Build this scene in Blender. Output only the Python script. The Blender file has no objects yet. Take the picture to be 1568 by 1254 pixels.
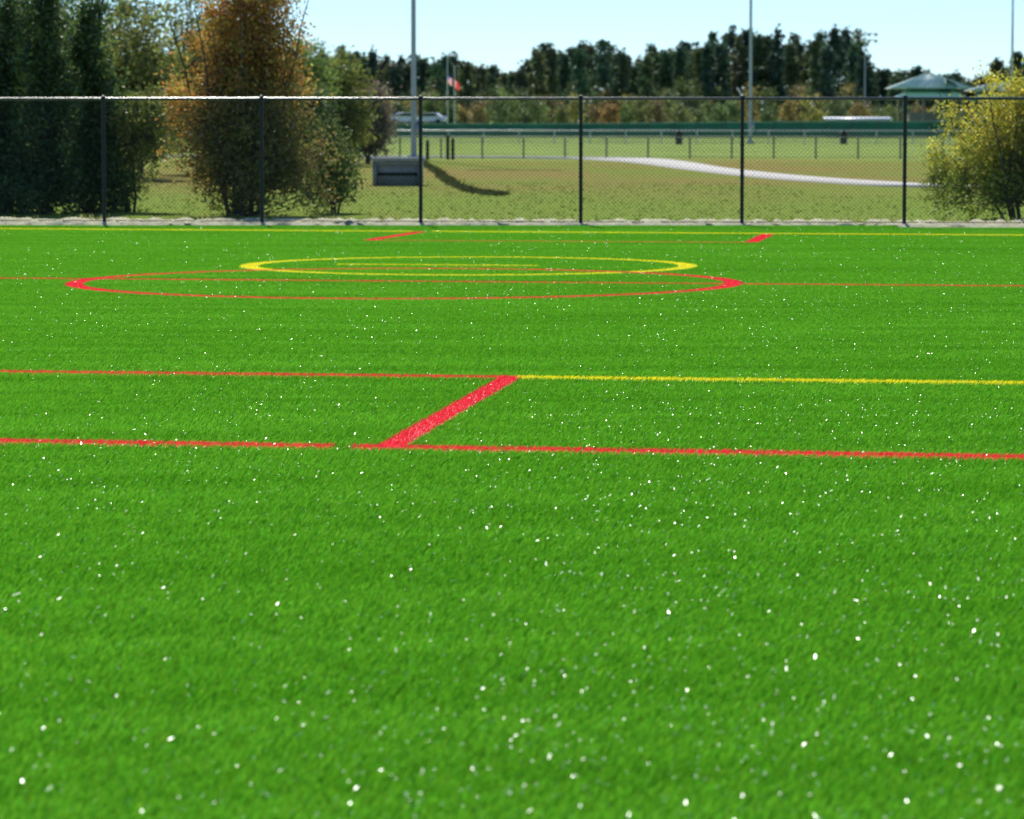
import bpy, math, random
import numpy as np
from mathutils import Vector
random.seed(3); rng=np.random.default_rng(7)
sc=bpy.context.scene
sc.view_settings.view_transform='Standard'; sc.view_settings.look='None'; sc.view_settings.exposure=0
SUN_EL=math.radians(40); SUN_AZ=math.radians(-7.5)   # azimuth measured from +Y, negative = left
sun_dir=np.array([math.sin(SUN_AZ)*math.cos(SUN_EL),math.cos(SUN_AZ)*math.cos(SUN_EL),math.sin(SUN_EL)])

# ---------------------------------------------------------------- helpers
def link(o,parent=None):
    sc.collection.objects.link(o)
    if parent: o.parent=parent
    return o
def mat_new(name):
    m=bpy.data.materials.new(name); m.use_nodes=True
    nt=m.node_tree; nt.nodes.clear()
    out=nt.nodes.new('ShaderNodeOutputMaterial')
    return m,nt,out
def principled(name,col,rough=0.6,metal=0.0,noise=0.15,nscale=8.0,spec=0.5):
    m,nt,out=mat_new(name)
    b=nt.nodes.new('ShaderNodeBsdfPrincipled'); b.inputs['Roughness'].default_value=rough
    b.inputs['Metallic'].default_value=metal
    b.inputs['Specular IOR Level'].default_value=spec
    n=nt.nodes.new('ShaderNodeTexNoise'); n.inputs['Scale'].default_value=nscale; n.inputs['Detail'].default_value=4
    g=nt.nodes.new('ShaderNodeNewGeometry'); nt.links.new(g.outputs['Position'],n.inputs['Vector'])
    mx=nt.nodes.new('ShaderNodeMix'); mx.data_type='RGBA'
    mx.inputs[6].default_value=tuple(max(0,c*(1-noise*1.6)) for c in col)+(1,)
    mx.inputs[7].default_value=tuple(min(1,c*(1+noise*1.6)) for c in col)+(1,)
    nt.links.new(n.outputs['Fac'],mx.inputs[0]); nt.links.new(mx.outputs[2],b.inputs['Base Color'])
    nt.links.new(b.outputs[0],out.inputs[0])
    return m
def leaf_mat(name,transl=0.45,gloss=0.05,boost=1.5):
    m,nt,out=mat_new(name)
    a=nt.nodes.new('ShaderNodeAttribute'); a.attribute_name='Col'
    d=nt.nodes.new('ShaderNodeBsdfDiffuse'); t=nt.nodes.new('ShaderNodeBsdfTranslucent')
    vm=nt.nodes.new('ShaderNodeVectorMath'); vm.operation='SCALE'; vm.inputs['Scale'].default_value=boost
    nt.links.new(a.outputs['Color'],d.inputs[0]); nt.links.new(a.outputs['Color'],vm.inputs[0]); nt.links.new(vm.outputs[0],t.inputs[0])
    m1=nt.nodes.new('ShaderNodeMixShader'); m1.inputs[0].default_value=transl
    nt.links.new(d.outputs[0],m1.inputs[1]); nt.links.new(t.outputs[0],m1.inputs[2])
    if gloss>0:
        g=nt.nodes.new('ShaderNodeBsdfGlossy'); g.inputs['Roughness'].default_value=0.45
        m2=nt.nodes.new('ShaderNodeMixShader'); m2.inputs[0].default_value=gloss
        nt.links.new(m1.outputs[0],m2.inputs[1]); nt.links.new(g.outputs[0],m2.inputs[2]); m1=m2
    nt.links.new(m1.outputs[0],out.inputs[0])
    return m
class MB:
    """quad mesh accumulator (numpy) with vertex colours and material index"""
    def __init__(s): s.v=[];s.q=[];s.c=[];s.m=[];s.n=0
    def add(s,v,q,c=None,mi=0):
        v=np.asarray(v,float).reshape(-1,3); q=np.asarray(q,int).reshape(-1,4)
        s.v.append(v); s.q.append(q+s.n); s.n+=len(v)
        if c is None: c=np.ones((len(v),3))*0.3
        c=np.asarray(c,float)
        if c.ndim==1: c=np.tile(c,(len(v),1))
        s.c.append(c); s.m.append(np.full(len(q),mi,int))
    def mesh(s,name,mats,smooth=False):
        v=np.concatenate(s.v);q=np.concatenate(s.q);c=np.concatenate(s.c);mi=np.concatenate(s.m)
        me=bpy.data.meshes.new(name)
        me.vertices.add(len(v)); me.vertices.foreach_set('co',v.ravel())
        me.loops.add(len(q)*4); me.loops.foreach_set('vertex_index',q.ravel().astype(np.int32))
        me.polygons.add(len(q)); me.polygons.foreach_set('loop_start',(np.arange(len(q))*4).astype(np.int32))
        me.polygons.foreach_set('loop_total',np.full(len(q),4,np.int32))
        me.polygons.foreach_set('material_index',mi.astype(np.int32))
        at=me.color_attributes.new('Col','FLOAT_COLOR','POINT')
        at.data.foreach_set('color',np.concatenate([c,np.ones((len(c),1))],1).ravel())
        for m in mats: me.materials.append(m)
        me.update(calc_edges=True); me.validate()
        if smooth: me.polygons.foreach_set('use_smooth',np.ones(len(me.polygons),bool))
        return me
    def obj(s,name,mats,parent=None,smooth=False):
        return link(bpy.data.objects.new(name,s.mesh(name,mats,smooth)),parent)
    def box(s,c,d,col=None,mi=0,rz=0.0):
        x,y,z=np.array(d)/2.0
        v=np.array([[-x,-y,-z],[x,-y,-z],[x,y,-z],[-x,y,-z],[-x,-y,z],[x,-y,z],[x,y,z],[-x,y,z]])
        cr,sr=math.cos(rz),math.sin(rz)
        v=np.stack([v[:,0]*cr-v[:,1]*sr,v[:,0]*sr+v[:,1]*cr,v[:,2]],1)+np.array(c)
        s.add(v,[[0,3,2,1],[4,5,6,7],[0,1,5,4],[1,2,6,5],[2,3,7,6],[3,0,4,7]],col,mi)
    def tube(s,p0,p1,r0,r1,n=8,col=None,mi=0,cap=True):
        p0=np.array(p0,float);p1=np.array(p1,float);d=p1-p0;L=np.linalg.norm(d)+1e-9;d/=L
        a=np.cross(d,[0,0,1.0]) if abs(d[2])<.9 else np.cross(d,[1.0,0,0]); a/=np.linalg.norm(a); b=np.cross(d,a)
        t=np.arange(n)*2*math.pi/n
        ring=np.outer(np.cos(t),a)+np.outer(np.sin(t),b)
        v=np.concatenate([p0+ring*r0,p1+ring*r1]); i=np.arange(n); j=(i+1)%n
        q=np.stack([i,j,j+n,i+n],1)
        s.add(v,q,col,mi)
        if cap:
            w=np.concatenate([p1+ring*r1,[p1+d*r1*.3]]); 
            s.add(w,np.stack([i[::2],(i[::2]+1)%n,(i[::2]+2)%n,np.full(len(i[::2]),n)],1),col,mi)
def rand_unit(n):
    v=rng.normal(size=(n,3)); return v/np.linalg.norm(v,axis=1,keepdims=True)
def add_leaves(mb,cen,size,cols,mi=1,flat=0.0,aspect=0.55):
    n=len(cen); u=rand_unit(n); w=rand_unit(n)
    if flat>0: u[:,2]*=(1-flat); u/=np.linalg.norm(u,axis=1,keepdims=True)
    w=np.cross(u,w); w/=np.linalg.norm(w,axis=1,keepdims=True)+1e-9
    s=np.asarray(size).reshape(-1,1)*np.ones((n,1))
    a=u*s*.5; b=w*s*.5*aspect
    v=np.stack([cen-a,cen-b+a*.1,cen+a,cen+b+a*.1],1).reshape(-1,3)
    q=np.arange(n*4).reshape(n,4)
    mb.add(v,q,np.repeat(cols,4,axis=0),mi)

bark=principled('bark',(0.10,0.08,0.06),0.9,noise=.3,nscale=12)
leafm=leaf_mat('foliage_leaves')
grassm=leaf_mat('grass_blades',gloss=0)
pinem=leaf_mat('pine_foliage',transl=.25,gloss=.03,boost=1.3)

# ---------------------------------------------------------------- camera
FPX=5400.0; H=1.95
cam=bpy.data.cameras.new('camera'); co=link(bpy.data.objects.new('camera',cam)); sc.camera=co
cam.sensor_width=36; cam.lens=36*FPX/1568; cam.clip_start=.5; cam.clip_end=9000
co.location=(0,0,H); co.rotation_euler=(math.radians(90)-math.atan(442/FPX),0,0)
cam.dof.use_dof=True; cam.dof.focus_distance=27; cam.dof.aperture_fstop=4.5

# ---------------------------------------------------------------- sky + sun
w=bpy.data.worlds.new('World'); sc.world=w; w.use_nodes=True
nt=w.node_tree; bg=nt.nodes['Background']; st=nt.nodes.new('ShaderNodeTexSky'); st.sky_type='NISHITA'
st.sun_disc=False; st.sun_elevation=SUN_EL; st.sun_rotation=SUN_AZ; st.air_density=.75; st.dust_density=0.0; st.ozone_density=5
tint=nt.nodes.new('ShaderNodeVectorMath'); tint.operation='MULTIPLY'; tint.inputs[1].default_value=(.84,.98,1.10)
nt.links.new(st.outputs[0],tint.inputs[0]); nt.links.new(tint.outputs[0],bg.inputs[0]); bg.inputs[1].default_value=0.12
sl=bpy.data.lights.new('sun','SUN'); sl.energy=5; sl.angle=math.radians(.5); sl.color=(1,.96,.88)
so=link(bpy.data.objects.new('sun',sl)); so.rotation_euler=Vector(sun_dir.tolist()).to_track_quat('Z','Y').to_euler(); so.location=(0,0,50)

# ---------------------------------------------------------------- ground
def smooth(a,b,x): 
    t=np.clip((x-a)/(b-a),0,1); return t*t*(3-2*t)
def gz(x,y):
    x=np.asarray(x,float);y=np.asarray(y,float)
    return 1.54*smooth(427,438,y)*(1-smooth(-9,0,x))
ys=np.unique(np.concatenate([[-400,-100,-20,0],np.arange(20,70,10),np.linspace(70,420,40),np.linspace(422,450,15),[500,550,600,700,900,1300,2000,4000,7000]]))
xs=np.unique(np.concatenate([[-5000,-2500,-1000,-400,-200],np.linspace(-120,120,61),[200,400,1000,2500,5000]]))
X,Y=np.meshgrid(xs,ys); V=np.stack([X,Y,gz(X,Y)],-1).reshape(-1,3)
nx=len(xs); I,J=np.meshgrid(np.arange(nx-1),np.arange(len(ys)-1)); k=(J*nx+I).ravel()
mb=MB(); mb.add(V,np.stack([k,k+1,k+1+nx,k+nx],1))
m,nt,out=mat_new('lawn')
N=nt.nodes.new; L=nt.links.new
geo=N('ShaderNodeNewGeometry'); sep=N('ShaderNodeSeparateXYZ'); L(geo.outputs['Position'],sep.inputs[0])
def noise(scale,vec=None,detail=5):
    n=N('ShaderNodeTexNoise'); n.inputs['Scale'].default_value=scale; n.inputs['Detail'].default_value=detail; L(vec or geo.outputs['Position'],n.inputs['Vector']); return n.outputs['Fac']
def ramp(f,stops):
    r=N('ShaderNodeValToRGB'); e=r.color_ramp.elements
    while len(e)<len(stops): e.new(.5)
    for el,(p,c) in zip(e,stops): el.position=p; el.color=(c,c,c,1) if not isinstance(c,tuple) else c+(1,)
    L(f,r.inputs[0]); return r.outputs[0]
def mix(f,a,b):
    x=N('ShaderNodeMix'); x.data_type='RGBA'
    if hasattr(f,'links'): L(f,x.inputs[0])
    else: x.inputs[0].default_value=f
    for i,c in ((6,a),(7,b)):
        if isinstance(c,tuple): x.inputs[i].default_value=c+(1,)
        else: L(c,x.inputs[i])
    return x.outputs[2]
mp=N('ShaderNodeMapping'); mp.inputs['Scale'].default_value=(1,.3,1); L(geo.outputs['Position'],mp.inputs[0])
f1=ramp(noise(.14,mp.outputs[0]),[(.4,0.),(.62,1.)])
f2=noise(1.3,mp.outputs[0])
f3=noise(7.0,mp.outputs[0])
nearc=mix(f1,(.36,.28,.095),(.26,.34,.07))
nearc=mix(ramp(f2,[(.35,0.),(.7,.5)]),nearc,(.37,.35,.12))
mr=N('ShaderNodeMapRange'); L(sep.outputs[1],mr.inputs[0]); mr.inputs[1].default_value=165; mr.inputs[2].default_value=195
farc=mix(f1,(.36,.47,.12),(.43,.55,.15))
gr=N('ShaderNodeMapRange'); L(sep.outputs[1],gr.inputs[0]); gr.inputs[1].default_value=112; gr.inputs[2].default_value=82
nearc=mix(ramp(gr.outputs[0],[(0,0.),(1,.8)]),nearc,(.26,.38,.07))
c=mix(mr.outputs[0],nearc,farc)
c=mix(ramp(f3,[(.35,0.),(.8,.4)]),c,(.12,.15,.035))
d=N('ShaderNodeBsdfDiffuse'); L(c,d.inputs[0])
L(d.outputs[0],out.inputs[0])
mb.obj('ground',[m])

# ---------------------------------------------------------------- field markings (world metres)
RED=(.95,.065,.09); YEL=(.92,.84,.04)
segs=[ # a, b, halfwidth, colour
 ((-6.0,21.70),(-1.06,20.86),.105,RED),((-.95,20.84),(7.5,19.40),.11,RED),
 ((-8.0,27.70),(0.03,26.50),.10,RED),((0.03,26.50),(9.5,25.0),.115,YEL),
 ((-.73,20.80),(-.01,26.50),.082,RED),
 ((-13,44.35),(13,39.95),.10,RED),
 ((-2.35,47.4),(.35,46.95),.11,YEL),
 ((-15,64.25),(-1.75,61.55),.19,YEL),((-1.4,61.5),(14,58.4),.19,YEL),
 ((-2.31,56.9),(-1.58,61.3),.11,RED),((3.80,56.0),(4.36,60.0),.11,RED),((-2.31,56.9),(3.8,55.9),.08,RED)]
rings=[((-1.28,42.1),3.92,.11,RED),((-.58,47.0),2.92,.125,YEL)]
redl=principled('red_turf',RED,.7,noise=.1,nscale=60); yell=principled('yellow_turf',YEL,.7,noise=.1,nscale=60)
for a,b,hw,c in segs:
    a=np.array(a);b=np.array(b);u=(b-a)/np.linalg.norm(b-a);n=np.array([-u[1],u[0]])*hw
    z=.010 if c is RED else .013
    if abs(u[1])>.9: z=.016
    pts=[(*(a-n),z),(*(b-n),z),(*(b+n),z),(*(a+n),z)]
    q=MB(); q.add(pts,[[0,1,2,3]]); q.obj('red_field_line' if c is RED else 'yellow_field_line',[redl if c is RED else yell])
for cen,R,hw,c in rings:
    t=np.linspace(0,2*math.pi,129)[:-1]; z=.019 if c is RED else .022
    ci=np.stack([cen[0]+(R-hw)*np.cos(t),cen[1]+(R-hw)*np.sin(t),0*t+z],1); cu=np.stack([cen[0]+(R+hw)*np.cos(t),cen[1]+(R+hw)*np.sin(t),0*t+z],1)
    i=np.arange(128); q=MB(); q.add(np.concatenate([ci,cu]),np.stack([i,i+128,(i+1)%128+128,(i+1)%128],1)); q.obj('red_field_circle' if c is RED else 'yellow_field_circle',[redl if c is RED else yell])

# turf material : yarn colour by world position (the lines are tufted in coloured yarn)
def turf_material(name,dark=1.0,blade=True,lines=None,use_rings=True):
    global N,L,geo
    m,nt,out=mat_new(name); N=nt.nodes.new; L=nt.links.new
    geo=N('ShaderNodeNewGeometry')
    masks={0:None,1:None}
    if lines or use_rings:
        nz=N('ShaderNodeTexNoise'); nz.inputs['Scale'].default_value=30; nz.inputs['Detail'].default_value=0; L(geo.outputs['Position'],nz.inputs['Vector'])
        v1=N('ShaderNodeVectorMath'); v1.operation='SUBTRACT'; L(nz.outputs['Color'],v1.inputs[0]); v1.inputs[1].default_value=(.5,.5,.5)
        v2=N('ShaderNodeVectorMath'); v2.operation='MULTIPLY'; L(v1.outputs[0],v2.inputs[0]); v2.inputs[1].default_value=(.05,.05,0)
        v3=N('ShaderNodeVectorMath'); v3.operation='ADD'; L(v2.outputs[0],v3.inputs[0]); L(geo.outputs['Position'],v3.inputs[1])
        v4=N('ShaderNodeVectorMath'); v4.operation='MULTIPLY'; L(v3.outputs[0],v4.inputs[0]); v4.inputs[1].default_value=(1,1,0)
        P=v4.outputs[0]
        def math_(op,a,b=None,cl=False):
            x=N('ShaderNodeMath'); x.operation=op; x.use_clamp=cl
            for i,c in enumerate((a,b)):
                if c is None: continue
                if isinstance(c,(int,float)): x.inputs[i].default_value=c
                else: L(c,x.inputs[i])
            return x.outputs[0]
        def dot(vec,off):
            s=N('ShaderNodeVectorMath'); s.operation='DOT_PRODUCT'; L(P,s.inputs[0]); s.inputs[1].default_value=(vec[0],vec[1],0)
            return math_('SUBTRACT',s.outputs['Value'],float(off))
        def acc(i,mk): masks[i]=mk if masks[i] is None else math_('MAXIMUM',masks[i],mk)
        for a,b,hw,c in (lines or []):
            a=np.array(a);b=np.array(b);Ln=float(np.linalg.norm(b-a));u=(b-a)/Ln;n=np.array([-u[1],u[0]])
            mid=(a+b)/2
            dn=math_('LESS_THAN',math_('ABSOLUTE',dot(n,n@a)),hw)
            tn=math_('LESS_THAN',math_('ABSOLUTE',dot(u,u@mid)),Ln/2)
            acc(0 if c is RED else 1,math_('MULTIPLY',dn,tn))
        for cen,R,hw,c in (rings if use_rings else []):
            dd=N('ShaderNodeVectorMath'); dd.operation='DISTANCE'; L(P,dd.inputs[0]); dd.inputs[1].default_value=(cen[0],cen[1],0)
            acc(0 if c is RED else 1,math_('LESS_THAN',math_('ABSOLUTE',math_('SUBTRACT',dd.outputs['Value'],R)),hw))
    mp=N('ShaderNodeMapping'); mp.inputs['Scale'].default_value=(.12,1.0,1); mp.inputs['Rotation'].default_value=(0,0,math.radians(8)); L(geo.outputs['Position'],mp.inputs[0])
    band=ramp(noise(1.6,mp.outputs[0],2),[(.3,0.),(.7,1.)])
    g=mix(band,(.135*dark,.44*dark,.020*dark),(.190*dark,.55*dark,.032*dark))
    at=N('ShaderNodeAttribute'); at.attribute_name='Col'
    if blade:
        mm=N('ShaderNodeMix'); mm.data_type='RGBA'; mm.blend_type='MULTIPLY'; mm.inputs[0].default_value=1; L(g,mm.inputs[6]); L(at.outputs['Color'],mm.inputs[7]); g=mm.outputs[2]
    if masks[1] is not None: g=mix(masks[1],g,(YEL[0]*dark,YEL[1]*dark,YEL[2]*dark))
    if masks[0] is not None: g=mix(masks[0],g,(RED[0]*dark,RED[1]*dark,RED[2]*dark))
    d=N('ShaderNodeBsdfDiffuse'); L(g,d.inputs[0])
    if blade:
        t=N('ShaderNodeBsdfTranslucent'); L(g,t.inputs[0]); s=N('ShaderNodeMixShader'); s.inputs[0].default_value=.5; L(d.outputs[0],s.inputs[1]); L(t.outputs[0],s.inputs[2])
        L(s.outputs[0],out.inputs[0])
    else: L(d.outputs[0],out.inputs[0])
    return m
tplain=turf_material('turf_yarn_green',use_rings=False)
tb=turf_material('turf_base',.6,False,use_rings=False)
_mc={}
def turf_mat_for(cx,cy,S):
    r=S*.75
    ls=[]
    for i,(a,b,hw,c) in enumerate(segs):
        a_=np.array(a);b_=np.array(b);u=b_-a_;t=np.clip(((cx-a_[0])*u[0]+(cy-a_[1])*u[1])/(u@u),0,1); d=np.hypot(*(a_+u*t-[cx,cy]))
        if d<r+hw+.05: ls.append(i)
    rg=any(abs(np.hypot(cx-c0[0],cy-c0[1])-R)<r+.2 for c0,R,hw,c in rings)
    if not ls and not rg: return tplain
    key=(tuple(ls),rg)
    if key not in _mc: _mc[key]=turf_material('turf_yarn_line',lines=[segs[i] for i in ls],use_rings=rg)
    return _mc[key]
turf=link(bpy.data.objects.new('artificial_turf_field',None))
q=MB()
q.add([(-60,-20,.005),(60,-20,.005),(60,60.5,.005),(-60,70.2,.005)],[[0,1,2,3]])
q.obj('turf_base',[tb],turf)
def blade_patch(S,n):
    p=np.stack([rng.uniform(-S/2,S/2,n),rng.uniform(-S/2,S/2,n),np.zeros(n)],1)
    h=rng.uniform(.025,.036,n); ang=rng.normal(.25,.5,n); ln=rng.uniform(.006,.028,n)
    lean=np.stack([np.cos(ang)*ln,np.sin(ang)*ln,np.zeros(n)],1)
    fa=rng.uniform(0,math.pi,n); wd=np.stack([np.cos(fa),np.sin(fa),np.zeros(n)],1)*rng.uniform(.0014,.0026,n)[:,None]
    up=np.array([0,0,1.])
    mid=p+lean*.4+up*h[:,None]*.6; tip=p+lean*1.1+up*h[:,None]
    v=np.stack([p-wd,p+wd,mid+wd,mid-wd,tip+wd*.35,tip-wd*.35],1).reshape(-1,3)
    b=np.arange(n)*6
    qd=np.concatenate([np.stack([b,b+1,b+2,b+3],1),np.stack([b+3,b+2,b+4,b+5],1)])
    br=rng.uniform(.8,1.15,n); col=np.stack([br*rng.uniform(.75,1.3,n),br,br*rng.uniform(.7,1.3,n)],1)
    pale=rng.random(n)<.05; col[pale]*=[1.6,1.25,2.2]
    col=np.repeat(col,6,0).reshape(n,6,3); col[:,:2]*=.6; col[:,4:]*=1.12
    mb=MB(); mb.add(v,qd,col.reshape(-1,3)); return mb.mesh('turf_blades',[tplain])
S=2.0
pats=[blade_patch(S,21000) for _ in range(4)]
def fence_y(x): return 65.85-.082*x
for iy in range(int((66-7)/S)+2):
    for ix in range(-8,9):
        cx=ix*S; cy=8+iy*S
        if abs(cx)>.147*cy+4: continue
        if cy+S/2>fence_y(cx)-.35: continue
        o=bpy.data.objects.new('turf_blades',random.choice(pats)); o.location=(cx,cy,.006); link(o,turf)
        mt_=turf_mat_for(cx,cy,S)
        if mt_ is not tplain: o.material_slots[0].link='OBJECT'; o.material_slots[0].material=mt_
# shiny flattened blades that catch the sun
m,nt,out=mat_new('shiny_yarn'); b=nt.nodes.new('ShaderNodeBsdfPrincipled'); b.inputs['Base Color'].default_value=(.12,.45,.05,1); b.inputs['Roughness'].default_value=.34
nt.links.new(b.outputs[0],out.inputs[0]); shiny=m
hv=sun_dir+np.array([0,-.994,.08]); hv/=np.linalg.norm(hv)
def glints(n,y0,y1,ex,lmean,wmax,jit,patch=True,right=0.0):
    yy=y0+(y1-y0)*rng.uniform(0,1,n)**ex; xx=rng.uniform(-1,1,n)*(.15*yy+2.5)
    dens=.3+.7*np.clip(.5+.5*np.sin(xx*1.3+yy*.35+1.0)*np.sin(yy*.5-xx*.7)+right*xx/(.15*yy),0,1)
    keep=(yy<fence_y(xx)-.6)&(rng.random(n)<dens); xx=xx[keep];yy=yy[keep];n=len(xx)
    nor=hv+rng.normal(0,jit,(n,3)); nor/=np.linalg.norm(nor,axis=1,keepdims=True)
    ang=rng.normal(1.3,.3,n); u=np.stack([np.cos(ang),np.sin(ang),0*ang],1); u-=nor*(u*nor).sum(1)[:,None]; u/=np.linalg.norm(u,axis=1,keepdims=True); vv=np.cross(nor,u)
    ln=rng.gamma(2.0,lmean/2,n)[:,None]+.002; wd=np.minimum(ln*rng.uniform(.2,.4,n)[:,None],wmax)
    cen=np.stack([xx,yy,rng.uniform(.035,.042,n)],1)
    return np.stack([cen-u*ln-vv*wd,cen+u*ln-vv*wd,cen+u*ln+vv*wd,cen-u*ln+vv*wd],1).reshape(-1,3)
v=np.concatenate([glints(32000,9,64,.95,.0026,.0018,.22,right=.3),glints(6000,9,24,1.0,.0034,.002,.22,right=.3),glints(1700,9,15,1.1,.006,.0026,.22,right=.8)])
q=MB(); q.add(v,np.arange(len(v)).reshape(-1,4)); q.obj('flattened_shiny_blades',[shiny],turf)

# ---------------------------------------------------------------- edge strip under the fence
mb=MB(); xs=np.arange(-34,34,.12); pr=[(-.5,0),(-.3,.05),(0,.08),(.5,.10),(1.1,.09),(1.7,.0)]
rows=[]
for k,(dy,z) in enumerate(pr):
    jit=rng.normal(0,.05,len(xs)); zz=z*rng.uniform(.5,1.3,len(xs)) if z>0 else np.full(len(xs),-.02)
    rows.append(np.stack([xs,fence_y(xs)+.1+dy+jit*2,zz],1))
V=np.concatenate(rows); nx=len(xs); I,J=np.meshgrid(np.arange(nx-1),np.arange(len(pr)-1)); k=(J*nx+I).ravel()
mb.add(V,np.stack([k,k+1,k+1+nx,k+nx],1))
mb.obj('gravel_strip',[principled('gravel',(.80,.62,.40),.95,noise=.4,nscale=6,spec=.02)],smooth=False)
# weeds growing in the strip and along the fence line
mb=MB(); n=7000; xx=rng.uniform(-30,30,n); cl=np.sin(xx*2.1)+np.sin(xx*5.3+1)+rng.normal(0,.8,n); xx=xx[cl>.6]; n=len(xx); yy=fence_y(xx)+rng.uniform(.5,1.9,n)
hh=rng.uniform(.03,.14,n); a=rng.uniform(0,math.pi,n); wv=np.stack([np.cos(a)*.012,np.sin(a)*.012,0*a],1); p=np.stack([xx,yy,0*xx+.04],1); tp=p+np.stack([rng.normal(0,.04,n),rng.normal(0,.04,n),hh],1)
v=np.stack([p-wv,p+wv,tp+wv*.3,tp-wv*.3],1).reshape(-1,3); cc=np.array([(.25,.30,.08),(.4,.36,.16),(.18,.26,.06)])[rng.integers(0,3,n)]
mb.add(v,np.arange(len(v)).reshape(-1,4),np.repeat(cc,4,0)); mb.obj('fence_line_weeds',[grassm])

# ---------------------------------------------------------------- tall black chain link fence
blk=principled('black_vinyl',(.012,.013,.013),.4,noise=.2,spec=.4)
railm=principled('glossy_black_rail',(.05,.052,.05),.27,noise=.2,spec=.9)  # greyer and glossier than the posts so the sun's highlight shows
wire=principled('black_wire',(.02,.022,.022),.5,noise=.1)
def chain_fence(name,x0,x1,yf,h,sp,off,postr,railr,mesh_sp,wr,mpost,mwire,botrail=True,cap=True,mrail=None):
    root=link(bpy.data.objects.new(name,None))
    sl=(yf(x1)-yf(x0))/(x1-x0); Lk=math.hypot(1,sl); U=np.array([1/Lk,sl/Lk,0])
    mb=MB(); px=off
    while px>x0: px-=sp
    while px<=x1:
        if px>=x0:
            b=np.array([px,yf(px),0.]); mb.tube(b-[0,0,.1],b+[0,0,h],postr,postr,10)
            if cap: mb.tube(b+[0,0,h-.02],b+[0,0,h+.04],postr*1.35,postr*.9,10)
            for zz in (.3,.9,1.5,2.1):
                if zz<h-.1: mb.tube(b+[0,0,zz],b+[0,0,zz+.03],postr*1.2,postr*1.2,8)
        px+=sp
    mb.obj('posts',[mpost],root,True)
    mb=MB(); A=np.array([x0,yf(x0),h-.02]);B=np.array([x1,yf(x1),h-.02]); 
    mb.tube(A,B,railr,railr,24)
    if botrail: mb.tube(A-[0,0,h-.10],B-[0,0,h-.10],railr*.35,railr*.35,6)
    mb.obj('top_rail',[mrail or mpost],root,True)
    mb=MB(); Ltot=(x1-x0)*Lk; hh=h-.08; vs=[];o=np.array([x0,yf(x0),.05]); nrm=np.array([-U[1],U[0],0])
    for sgn in (1,-1):
        s=np.arange(-hh,Ltot+hh,mesh_sp)
        s0=s; s1=s+sgn*hh*1.0
        ok=(s0>=0)&(s0<=Ltot)&(s1>=0)&(s1<=Ltot); s0=s0[ok];s1=s1[ok]
        offn=nrm*(-postr-.004*(1.5+sgn))
        a=o+offn+U*s0[:,None]; b_=o+offn+U*s1[:,None]+np.array([0,0,hh])
        side=(U*(.7)+np.array([0,0,-.7*sgn]))*wr
        vs.append(np.stack([a-side,a+side,b_+side,b_-side],1).reshape(-1,3))
    v=np.concatenate(vs); mb.add(v,np.arange(len(v)).reshape(-1,4)); mb.obj('chain_link_mesh',[mwire],root)
    return root
chain_fence('chain_link_fence',-32,32,fence_y,2.38,2.985,1.28,.036,.028,.078,.0022,blk,wire,mrail=railm)

# ---------------------------------------------------------------- distant low fences, path, windscreen
gpost=principled('green_post',(.08,.12,.09),.5); gwire=principled('galv_wire',(.22,.27,.24),.4); grail=principled('galv_rail',(.6,.62,.6),.3,metal=.4)
def lowf(x): return 184-.12*x
chain_fence('low_chain_link_fence',-9,60,lowf,1.12,2.15,.6,.045,.03,.11,.004,gpost,gwire,cap=False)
chain_fence('far_chain_link_fence',-18,70,lambda x:300-.1*x,1.15,3.0,.6,.05,.05,.16,.006,grail,gwire,cap=False)
pathm=principled('concrete',(.66,.61,.54),.85,noise=.12,nscale=1.5)
pts=[(-40,197,5),(-8.6,191,4.5),(-5.3,192,4.5),(2,187,4.5),(5.6,180,4),(7.0,164.5,2.6),(7.8,142,1.9),(8.8,127,1.9),(10,116,2.0),(11.9,106,2.2),(15,102,2.2),(30,98,2.2),(60,95,2.2)]
P=np.array(pts,float); t=np.arange(len(P)); T=np.linspace(0,len(P)-1,160)
C=np.stack([np.interp(T,t,P[:,i]) for i in range(3)],1)
for _ in range(12): C[1:-1]=(C[:-2]+2*C[1:-1]+C[2:])/4
tg=np.gradient(C[:,:2],axis=0); tg/=np.linalg.norm(tg,axis=1,keepdims=True); nr=np.stack([-tg[:,1],tg[:,0]],1)
l=C[:,:2]+nr*C[:,2:]/2; r=C[:,:2]-nr*C[:,2:]/2; z=np.full((len(C),1),.05)
k=np.arange(len(C)-1); n=len(C); mb=MB()
mb.add(np.concatenate([np.hstack([l,z]),np.hstack([r,z]),np.hstack([r,z*0-.02])]),np.concatenate([np.stack([k+n,k+1+n,k+1,k],1),np.stack([k+2*n,k+1+2*n,k+1+n,k+n],1)])); mb.obj('concrete_path',[pathm])
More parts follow.
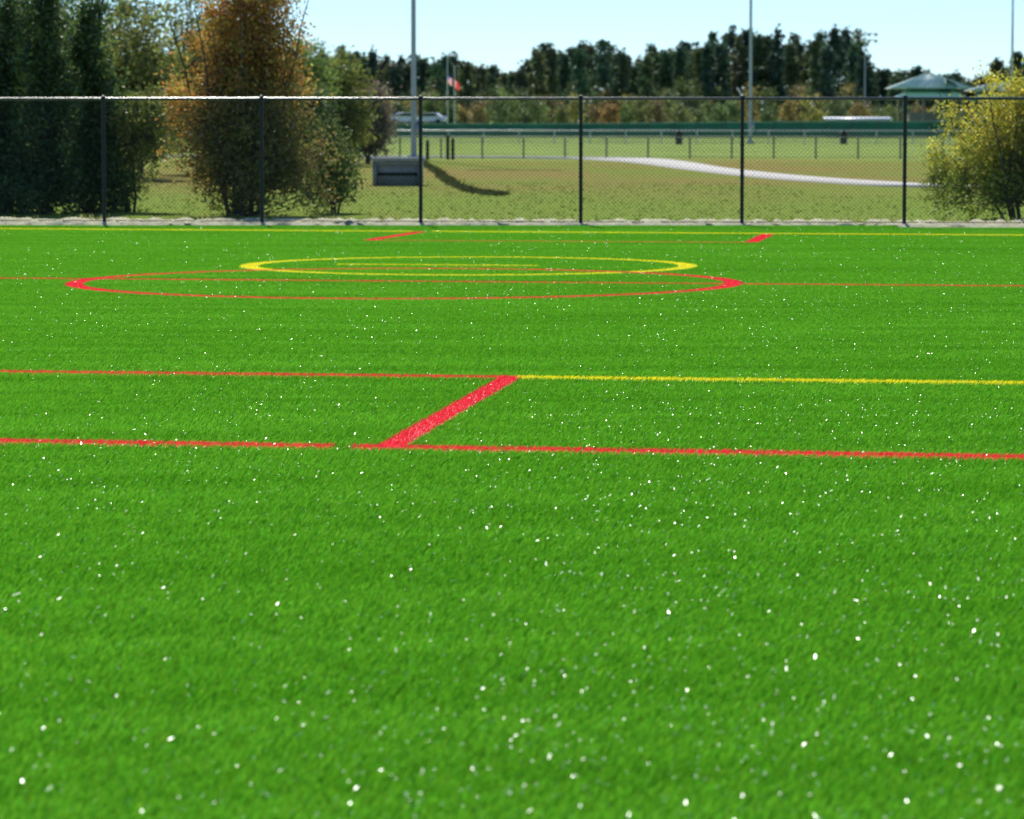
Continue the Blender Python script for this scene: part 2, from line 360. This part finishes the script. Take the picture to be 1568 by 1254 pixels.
# curved strip of low dark blades running out from the pole base
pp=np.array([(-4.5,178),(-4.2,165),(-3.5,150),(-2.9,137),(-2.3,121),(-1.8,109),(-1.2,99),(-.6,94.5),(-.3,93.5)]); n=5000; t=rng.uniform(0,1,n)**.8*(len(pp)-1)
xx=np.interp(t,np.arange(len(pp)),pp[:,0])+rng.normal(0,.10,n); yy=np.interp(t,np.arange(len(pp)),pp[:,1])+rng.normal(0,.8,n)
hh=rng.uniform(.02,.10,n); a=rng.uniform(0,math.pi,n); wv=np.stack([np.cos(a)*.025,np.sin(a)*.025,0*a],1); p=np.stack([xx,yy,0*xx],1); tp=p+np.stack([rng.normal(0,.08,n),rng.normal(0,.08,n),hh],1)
v=np.stack([p-wv,p+wv,tp+wv*.4,tp-wv*.4],1).reshape(-1,3); mb=MB(); mb.add(v,np.arange(len(v)).reshape(-1,4),np.repeat(np.array([(.05,.055,.025),(.06,.08,.03)])[rng.integers(0,2,n)],4,0)); mb.obj('dark_grass_strip',[grassm])

ws=principled('green_windscreen',(.02,.17,.10),.7,noise=.3,nscale=.5)
rt=link(bpy.data.objects.new('green_outfield_fence',None)); mb=MB(); mp_=MB(); mt=MB()
for i in range(36):
    xa=-17+i*3.0; xb=xa+3.0; ya=422-.15*xa; yb=422-.15*xb
    if xa<-4: ya=yb=422.6
    hh=1.55+.25*float(smooth(0,40,xa))
    mb.add([(xa,ya,.12),(xb,yb,.12),(xb,yb,hh),(xa,ya,hh)],[[0,1,2,3]])
    mp_.tube((xa,ya-.1,0),(xa,ya-.1,hh+.15),.06,.06,6)
    mt.tube((xa,ya-.06,hh+.05),(xb,yb-.06,hh+.05),.05,.05,6)
mb.obj('windscreen',[ws],rt); mp_.obj('posts',[gpost],rt); mt.obj('top_cap',[principled('cap',(.2,.5,.35),.5)],rt)

# ---------------------------------------------------------------- poles
galv=principled('galvanised_steel',(.36,.40,.45),.45,metal=.2,noise=.08,nscale=3)
lampm=principled('lamp_housing',(.5,.52,.55),.4)
def light_pole(x,y,h,r,z0=0,arms=2,n=5):
    rt=link(bpy.data.objects.new('stadium_light_pole',None))
    mb=MB(); mb.tube((x,y,z0-.2),(x,y,z0+2.4),r*1.25,r*1.2,16); mb.tube((x,y,z0+2.4),(x,y,z0+h),r*1.1,r*.55,16); mb.box((x,y,z0+.1),(r*5,r*5,.2)); mb.box((x+r*1.7,y-.1,z0+1.5),(.25,.2,.6)); mb.obj('pole',[galv],rt,False)
    mb=MB(); ml=MB()
    for a in range(arms):
        z=z0+h-.4-a*1.0; mb.box((x,y-.15,z),(3.6,.12,.12))
        for i in range(n):
            lx=x-1.6+i*3.2/(n-1); ml.tube((lx,y-.2,z+.05),(lx,y-.65,z-.22),.14,.32,10); 
    mb.obj('crossarms',[galv],rt); ml.obj('floodlights',[lampm],rt)
light_pole(-5.0,180,34,.12); light_pole(20.2,300,30,.13); light_pole(72,510,26,.2); light_pole(55.3,555,16.0,.13,0,2,4)

# flagpoles
white=principled('white_paint',(.8,.8,.8),.4); redf=principled('red_paint',(.7,.03,.03),.8)
flagm=leaf_mat('flag_cloth',transl=.6,gloss=0,boost=1.1)
for (x,y,h,two) in ((-8.3,455,8.6,0),(-7.4,456,7.4,1)):
    rt=link(bpy.data.objects.new('flagpole',None)); z0=float(gz(x,y)); mb=MB(); mb.tube((x,y,z0-.3),(x,y,z0+h),.07,.04,8); mb.tube((x,y,z0+h),(x,y,z0+h+.15),.1,.06,8); mb.obj('pole',[white],rt)
    mb=MB(); nn=9; zt=z0+h-.3-(2.0 if not two else 1.3)
    v=[];cv=[]
    for i in range(nn):
        s=i/(nn-1)
        for j in range(6):
            v.append((x+.05+s*.55,y+.1*math.sin(s*7+j*.4),zt-j*.19-s*.5))
            blue=(s<.42 and j<3); cv.append((.06,.08,.35) if (blue and not two) else ((.7,.04,.04) if (j%2==0 or two and s>.3) else (.7,.7,.7)))
    mb.add(v,[[6*i+j,6*i+6+j,6*i+7+j,6*i+1+j] for i in range(nn-1) for j in range(5)],cv)
    mb.obj('flag',[flagm],rt)

# ---------------------------------------------------------------- drain box, bollards, bins
conc=principled('weathered_concrete',(.26,.27,.25),.9,noise=.35,nscale=3); lid=principled('concrete_lid',(.42,.42,.38),.8)
rt=link(bpy.data.objects.new('concrete_drain_box',None)); mb=MB(); bx,by=-3.45,107
mb.box((bx,by,.36),(1.5,1.2,.74)); 
mb.box((bx-.68,by-.62,.37),(.12,.06,.74)); mb.box((bx+.68,by-.62,.37),(.12,.06,.74)); mb.box((bx,by-.62,.68),(1.22,.06,.1))
mb.obj('walls',[conc],rt); mb=MB(); mb.box((bx,by,.79),(1.62,1.34,.10)); mb.obj('lid',[lid],rt); mb=MB(); mb.box((bx,by-.605,.35),(1.2,.01,.1)); mb.obj('inlet_slot',[blk],rt)
dk=principled('dark_timber',(.03,.028,.025),.8)
for x,y,h in ((-4.3,180,.9),(-3.25,179,1.15),(-3.0,179.3,1.0)):
    mb=MB(); mb.tube((x,y,-.1),(x,y,h),.09,.085,10); mb.tube((x,y,h),(x,y,h+.07),.11,.05,10); mb.tube((x,y,h*.8),(x,y,h*.8+.06),.1,.1,10); mb.obj('bollard',[dk],smooth=False)
for x,y in ((13.5,286),(27.2,290)):
    rt=link(bpy.data.objects.new('trash_can',None)); mb=MB(); mb.tube((x,y,0.05),(x,y,.95),.27,.32,14); mb.obj('bin',[dk],rt); mb=MB(); mb.tube((x,y,.95),(x,y,1.15),.34,.16,14); mb.obj('lid',[dk],rt)

# ---------------------------------------------------------------- dugout (white roof)
rt=link(bpy.data.objects.new('dugout',None)); mb=MB(); cx,cy=43,440
mb.box((cx,cy+1.2,1.1),(7.6,.2,2.2)); mb.box((cx-3.8,cy,1.1),(.2,2.3,2.2)); mb.box((cx+3.8,cy,1.1),(.2,2.3,2.2)); mb.obj('block_walls',[principled('green_block',(.05,.16,.11),.8)],rt)
mb=MB(); v=[(cx-4.2,cy-1.8,2.0),(cx+4.2,cy-1.8,2.0),(cx+4.2,cy+1.6,2.25),(cx-4.2,cy+1.6,2.25)]; v2=[(a,b,c+.18) for a,b,c in v]
mb.add(v+v2,[[0,3,2,1],[4,5,6,7],[0,1,5,4],[1,2,6,5],[2,3,7,6],[3,0,4,7]]); mb.obj('roof',[white],rt)
mb=MB(); 
for i in range(5): mb.tube((cx-3.8+i*1.9,cy-1.5,0),(cx-3.8+i*1.9,cy-1.5,2.0),.06,.06,6)
mb.box((cx,cy+.6,.45),(6.8,.35,.06)); mb.obj('posts_and_bench',[gpost],rt)

# ---------------------------------------------------------------- pavilion with green hip roofs
def pavilion(cx,cy,wd,dp,ez,rz_,name='park_pavilion'):
    rt=link(bpy.data.objects.new(name,None)); roof=principled('green_metal_roof',(.50,.74,.64),.38,noise=.05); rd=principled('dark_green_fascia',(.03,.16,.11),.5)
    mb=MB()
    def hip(z0,z1,w_,d_,tw,td,ox=0):
        a=[(-w_,-d_,z0),(w_,-d_,z0),(w_,d_,z0),(-w_,d_,z0)]; b=[(-tw,-td,z1),(tw,-td,z1),(tw,td,z1),(-tw,td,z1)]
        v=np.array(a+b)+np.array([cx+ox,cy,0]); mb.add(v,[[0,1,5,4],[1,2,6,5],[2,3,7,6],[3,0,4,7],[0,3,2,1]])
    hip(ez,ez+.8,wd*.42,dp*.5,wd*.3,dp*.34); hip(ez+1.35,rz_,wd*.5,dp*.5,wd*.06,.05,-wd*.02)
    for i in range(-9,10):
        s=i/9.; mb.tube((cx+s*wd*.5-wd*.02,cy-dp*.5,ez+1.38),(cx+s*wd*.06-wd*.02,cy-.05,rz_+.03),.03,.03,4)
    mb.obj('roof',[roof],rt)
    mb=MB(); mb.box((cx,cy,ez+1.06),(wd*.58,dp*.6,.54)); 
    w2,d2=wd*.84,dp
    mb.box((cx,cy-d2/2,ez-.12),(w2,.1,.24)); mb.box((cx,cy+d2/2,ez-.12),(w2,.1,.24)); mb.box((cx-w2/2,cy,ez-.12),(.1,d2-.12,.24)); mb.box((cx+w2/2,cy,ez-.12),(.1,d2-.12,.24))
    gx=cx+wd*.2; mb.tube((gx,cy-dp*.5,ez+1.75),(gx,cy,ez+1.75),1.1,1.1,3)
    mb.obj('fascia_and_clerestory',[rd],rt)
    mb=MB()
    for i in range(4):
        for j in (-1,1): mb.box((cx-wd*.36+i*wd*.24,cy+j*dp*.42,(ez-.2)/2),(.35,.35,ez-.2))
    mb.obj('columns',[principled('tan_column',(.35,.3,.22),.8)],rt)
    mb=MB(); mb.box((cx,cy+.5,1.6),(wd*.5,dp*.4,3.2)); mb.obj('core_room',[principled('tan_block',(.3,.26,.2),.9)],rt)
pavilion(59.6,505,11.5,9,5.2,8.6)
pavilion(71.5,520,9,8,5.0,7.6)

# ---------------------------------------------------------------- car
def car(x,y,z,col,name='parked_car',rz=0):
    rt=link(bpy.data.objects.new(name,None)); rt.location=(x,y,z); rt.rotation_euler=(0,0,rz)
    prof=[(-2.1,.35),(-2.15,.62),(-2.05,.86),(-1.25,.95),(-.6,1.38),(.1,1.46),(.95,1.42),(1.55,1.02),(2.05,.95),(2.15,.6),(2.1,.35)]
    mb=MB(); n=len(prof)
    def yw(z): return .86 if z<1.0 else .66
    L_=np.array([(a,-yw(b),b) for a,b in prof]); R_=np.array([(a,yw(b),b) for a,b in prof])
    V=np.concatenate([L_,R_]); k=np.arange(n-1)
    mb.add(V,np.stack([k,k+1,k+1+n,k+n],1)); mb.add([V[0],V[n-1],V[2*n-1],V[n]],[[0,3,2,1]])
    for Sd in (L_,R_):
        base=np.stack([Sd[:,0],Sd[:,1],np.full(n,.35)],1); VV=np.concatenate([Sd,base]); mb.add(VV,np.stack([k,k+n,k+1+n,k+1],1))
    mb.obj('body',[principled('car_paint',col,.25,noise=.02)],rt)
    gl=principled('car_glass',(.02,.025,.03),.1); mb=MB()
    for s in (-1,1):
        mb.add([(-1.1,s*.83,1.0),(1.4,s*.83,1.03),(.9,s*.70,1.36),(-.55,s*.70,1.34)],[[0,1,2,3]])
        mb.box((.15,s*.77,1.18),(.06,.12,.36),mi=1)
    mb.add([(-1.24,-.7,1.0),(-1.24,.7,1.0),(-.68,.6,1.38),(-.68,-.6,1.38)],[[0,1,2,3]]); mb.obj('windows',[gl,blk],rt)
    mb=MB()
    for wx in (-1.35,1.35):
        for s in (-1,1): mb.tube((wx,s*.7,.32),(wx,s*.9,.32),.33,.33,18); mb.tube((wx,s*.88,.32),(wx,s*.91,.32),.18,.18,12,mi=1)
    mb.obj('wheels',[blk,galv],rt)
    mb=MB()
    for s in (-1,1): mb.box((-2.13,s*.62,.7),(.06,.3,.14)); mb.box((2.13,s*.62,.75),(.06,.25,.14),mi=1)
    mb.obj('lights',[white,redf],rt)
car(-13.7,441,1.54,(1,1,1),rz=.35); car(-20.5,447,1.54,(.3,.33,.4)); car(-10.6,458,1.54,(.85,.87,.9),rz=-.3)

# ---------------------------------------------------------------- trees
def pal(n,cols,var=.25):
    c=np.array(cols)[rng.integers(0,len(cols),n)]; return np.clip(c*rng.uniform(1-var,1+var,(n,1))*rng.uniform(.9,1.1,(n,3)),0,1)
def tree(name,x,y,h,env,nclump,per,leaf,cols,trunk=.08,stems=1,cr=.25,colfn=None,z0=0.0,droop=0,m=None,limb=1.0,shell=.5,spread=1.0):
    mb=MB(); env=np.array(env,float); vol=env[:,3]*env[:,4]*env[:,5]; pk=rng.choice(len(env),nclump,p=vol/vol.sum()); E=env[pk]
    r=rng.uniform(0,1,nclump)**shell; C=E[:,:3]+rand_unit(nclump)*r[:,None]*E[:,3:]*rng.uniform(.85,1.12,(nclump,1))
    C=C[C[:,2]>.12]; nclump=len(C)
    base=np.array([x,y,z0])
    st=[]
    for s in range(stems):
        a=rng.uniform(0,6.28); sp=.0 if stems==1 else rng.uniform(.1,.3)*spread
        prev=np.array([math.cos(a)*sp*.5,math.sin(a)*sp*.5,-.05]); rr=trunk*(1 if stems==1 else .7); pts=[prev]
        top=h*rng.uniform(.75,.92)
        for i in range(1,8):
            t=i/7; nw=np.array([math.cos(a)*sp*(.5+t*2.0),math.sin(a)*sp*(.5+t*2.0),top*t])+rng.normal(0,.03*h*.3,3)*[1,1,.2]
            mb.tube(base+prev,base+nw,rr*(1-.85*(i-1)/7),rr*(1-.85*i/7),8,mi=0,cap=False); prev=nw; pts.append(nw)
        st.append(np.array(pts))
    for c in C[rng.random(nclump)<limb]:
        s=st[rng.integers(len(st))]; zt=c[2]*rng.uniform(.35,.8); j=int(np.argmin(abs(s[:,2]-zt))); p0=s[j]; mid=(p0+c)/2+[0,0,-.04*np.linalg.norm(c-p0)]+rng.normal(0,.05,3)
        r0=trunk*.22*(1-.5*j/7); mb.tube(base+p0,base+mid,r0,r0*.6,5,cap=False); mb.tube(base+mid,base+c,r0*.6,r0*.2,5,cap=False)
    cs=cr*rng.uniform(.5,1.4,nclump); pn=np.maximum(3,(per*rng.uniform(.4,1.5,nclump)).astype(int)); idx=np.repeat(np.arange(nclump),pn); n=len(idx)
    L_=C[idx]+rng.normal(0,1,(n,3))*cs[idx][:,None]*[.6,.6,.5+droop]; L_[:,2]=np.maximum(L_[:,2],.03)
    cb=rng.uniform(.6,1.35,nclump)[idx][:,None]
    col=(colfn(L_,n) if colfn else pal(n,cols))*cb
    add_leaves(mb,L_+base,leaf*rng.uniform(.6,1.4,n),np.clip(col,0,1),1)
    return mb.obj(name,[bark,m or leafm])
G1=[(.06,.11,.03),(.08,.14,.035),(.045,.09,.028),(.11,.16,.045)]
OL=[(.20,.22,.05),(.15,.20,.045),(.24,.24,.055)]
# tall dark evergreens on the left
for x,y,h,rw in ((-13.2,76,5.8,1.1),(-11.9,74.8,5.4,.85),(-10.75,75.3,5.2,.8),(-9.8,74.2,5.0,.85),(-9.0,75.5,4.8,.75),(-14.8,77,6.0,1.1)):
    env=[(rng.normal(0,.15),0,h*(.10+.8*t),rw*(1.05-.6*t)*rng.uniform(.85,1.15),rw*(1.05-.6*t),h*.13) for t in np.linspace(0,1,7)]
    tree('evergreen_tree',x,y,h,env,300,64,.10,G1,.06,1,.22,droop=.4)
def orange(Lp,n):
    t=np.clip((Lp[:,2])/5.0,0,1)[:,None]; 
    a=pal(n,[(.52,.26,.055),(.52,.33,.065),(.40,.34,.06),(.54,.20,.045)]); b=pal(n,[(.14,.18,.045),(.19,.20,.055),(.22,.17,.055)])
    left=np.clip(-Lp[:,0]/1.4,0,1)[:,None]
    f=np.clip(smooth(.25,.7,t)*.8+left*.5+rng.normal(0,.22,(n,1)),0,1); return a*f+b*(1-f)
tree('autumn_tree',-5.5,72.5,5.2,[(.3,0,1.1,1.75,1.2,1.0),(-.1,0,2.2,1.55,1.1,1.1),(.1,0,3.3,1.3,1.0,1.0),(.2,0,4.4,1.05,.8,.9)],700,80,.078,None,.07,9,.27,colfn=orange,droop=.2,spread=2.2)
tree('shrub',-8.15,76,2.9,[(0,0,1.5,.8,.8,1.1),(.4,0,1.9,.7,.8,.9)],150,55,.08,OL,.05,4,.22)
tree('shrub',-3.75,75,2.1,[(0,0,.8,.6,.7,.8),(-.2,0,1.4,.45,.5,.6)],110,55,.08,[(.10,.15,.035),(.15,.19,.045)],.04,4,.2)
tree('shrub',-12.5,72,1.3,[(0,0,.4,3.0,.5,.6)],220,50,.07,G1,.03,5,.18)
# middle distance deciduous trees
mids=[(-20.5,122,8.5,2.6,G1),(-17.2,128,7.6,2.4,OL),(-15.4,112,6.8,2.0,G1),(-14.2,124,7.2,2.2,G1),(-12.4,118,6.0,1.7,OL),(-11.4,130,7.0,1.9,OL),(-9.8,126,6.4,1.7,[(.26,.25,.055),(.20,.24,.05)]),
 (-9.0,150,5.6,1.6,[(.13,.21,.05),(.18,.25,.055)]),(-7.5,154,5.0,1.3,OL),(-6.6,162,3.8,1.0,[(.22,.17,.13),(.18,.16,.10)]),(-8.4,140,3.4,1.4,G1),(-24,130,8,2.6,OL)]
for x,y,h,r,c in mids:
    tree('deciduous_tree',x,y,h,[(0,0,h*.6,r,r,h*.38),(r*.2,0,h*.4,r*.95,r,h*.28),(-r*.3,0,h*.28,r*.7,r*.7,h*.2)],230,50,.16,c,.12,1,.45)
# right hand yellow-green bush
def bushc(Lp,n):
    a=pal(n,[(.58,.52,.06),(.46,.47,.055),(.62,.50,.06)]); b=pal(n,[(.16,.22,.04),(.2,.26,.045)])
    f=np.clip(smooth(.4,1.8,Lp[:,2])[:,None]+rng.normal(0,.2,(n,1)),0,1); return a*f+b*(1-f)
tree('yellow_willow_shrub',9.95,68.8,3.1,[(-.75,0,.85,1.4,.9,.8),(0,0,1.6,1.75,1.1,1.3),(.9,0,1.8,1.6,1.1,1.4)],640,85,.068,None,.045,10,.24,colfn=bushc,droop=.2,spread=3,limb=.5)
tree('shrub',13.3,70,2.4,[(0,0,1.1,1.4,.9,1.1)],160,60,.06,OL,.05,5,.2)

# distant masses
prof=np.array([(-1500,70),(-400,75),(300,75),(480,76),(520,72),(560,72),(600,82),(650,80),(700,84),(740,86),(762,112),(798,106),(815,78),(835,66),(870,60),(920,64),(950,68),(968,92),(985,74),(1010,68),(1050,62),(1090,54),(1130,38),(1160,32),(1200,50),(1240,50),(1280,40),(1312,46),(1328,98),(1360,104),(1400,102),(1450,116),(1500,112),(1525,92),(1568,78),(2100,70),(3000,75)],float)
def ztop(px,D): return 1.95+(185-np.interp(px,prof[:,0],prof[:,1]))*D/5400
mb=MB(); px=-900.
while px<2500:
    D=620+rng.uniform(-25,45); x=(px-784)*D/5400; hh=float(ztop(px,D))*rng.uniform(.82,1.03)
    mb.tube((x,D,0),(x+rng.normal(0,.3),D,hh*.93),.2,.06,6,mi=0,cap=False)
    main=380<px<1700
    nc=56 if main else 24; cw=rng.uniform(1.2,2.0)
    tt=rng.uniform(.0,1,nc)**.85; zz=hh*(.10+.87*tt); rad=cw*np.sqrt(np.clip(1.08-tt,0,1))*rng.uniform(.1,1.1,nc); a=rng.uniform(0,6.28,nc)
    C=np.stack([x+np.cos(a)*rad,D+np.sin(a)*rad,zz],1); per=26
    idx=np.repeat(np.arange(nc),per); P_=C[idx]+rng.normal(0,1,(nc*per,3))*[.42,.42,.42]
    base=pal(1,[(.085,.14,.075),(.10,.155,.075),(.07,.12,.075),(.135,.16,.07)])[0]  # distance haze is mixed into these greens as extra blue
    col=base*rng.uniform(.55,1.5,nc)[idx][:,None]*rng.uniform(.8,1.2,(nc*per,1))
    add_leaves(mb,P_,rng.uniform(.4,.9,nc*per),col,1,aspect=.75)
    px+=rng.uniform(7,13)
mb.obj('distant_pine_trees',[bark,pinem])
mb=MB(); px=-900.
cols=[(.20,.22,.07),(.15,.20,.06),(.30,.24,.075),(.22,.17,.07),(.12,.18,.055),(.13,.17,.065),(.30,.28,.07),(.11,.16,.055),(.33,.20,.07)]
while px<2500:
    for row in range(2):
        D=(545 if row==0 else 590)+rng.uniform(-20,15); x=(px-784)*D/5400; hh=rng.uniform(4.0,8.0)+(1.2 if row else 0)
        if 1330<px<1520: hh=min(hh,4.4)
        mb.tube((x,D,0),(x,D,hh*.7),.16,.05,5,cap=False); r=rng.uniform(1.2,2.2); nc=26; u=rand_unit(nc)*rng.uniform(.3,1,(nc,1)); C=np.stack([x+u[:,0]*r,D+u[:,1]*r,hh*.52+u[:,2]*hh*.46],1); per=24
        idx=np.repeat(np.arange(nc),per); P_=C[idx]+rng.normal(0,.4,(nc*per,3)); b=np.array(cols[rng.integers(len(cols))])*(1 if row==0 else .65)
        add_leaves(mb,P_,rng.uniform(.3,.7,nc*per),b*rng.uniform(.55,1.4,nc)[idx][:,None]*rng.uniform(.8,1.2,(nc*per,1)),1)
    px+=rng.uniform(14,30)
mb.obj('distant_autumn_trees',[bark,leafm])

# grass tufts on the lawn behind the fence
n=9000; yy=rng.uniform(67,112,n); xx=rng.uniform(-1,1,n)*(.15*yy+4); ok=(yy>fence_y(xx)+1.2)&~((xx>8)&(yy>92)); xx=xx[ok];yy=yy[ok]
n=len(xx); h=rng.uniform(.01,.03,n); a=rng.uniform(0,math.pi,n); wv=np.stack([np.cos(a)*.04,np.sin(a)*.04,0*a],1); p=np.stack([xx,yy,0*xx],1); tp=p+np.stack([rng.normal(0,.03,n),rng.normal(0,.03,n),h],1)
v=np.stack([p-wv,p+wv,tp+wv*.4,tp-wv*.4],1).reshape(-1,3); cc=pal(n,[(.19,.26,.055),(.22,.24,.07),(.16,.22,.05)])
mb=MB(); mb.add(v,np.arange(len(v)).reshape(-1,4),np.repeat(cc,4,0)); mb.obj('lawn_grass',[grassm])
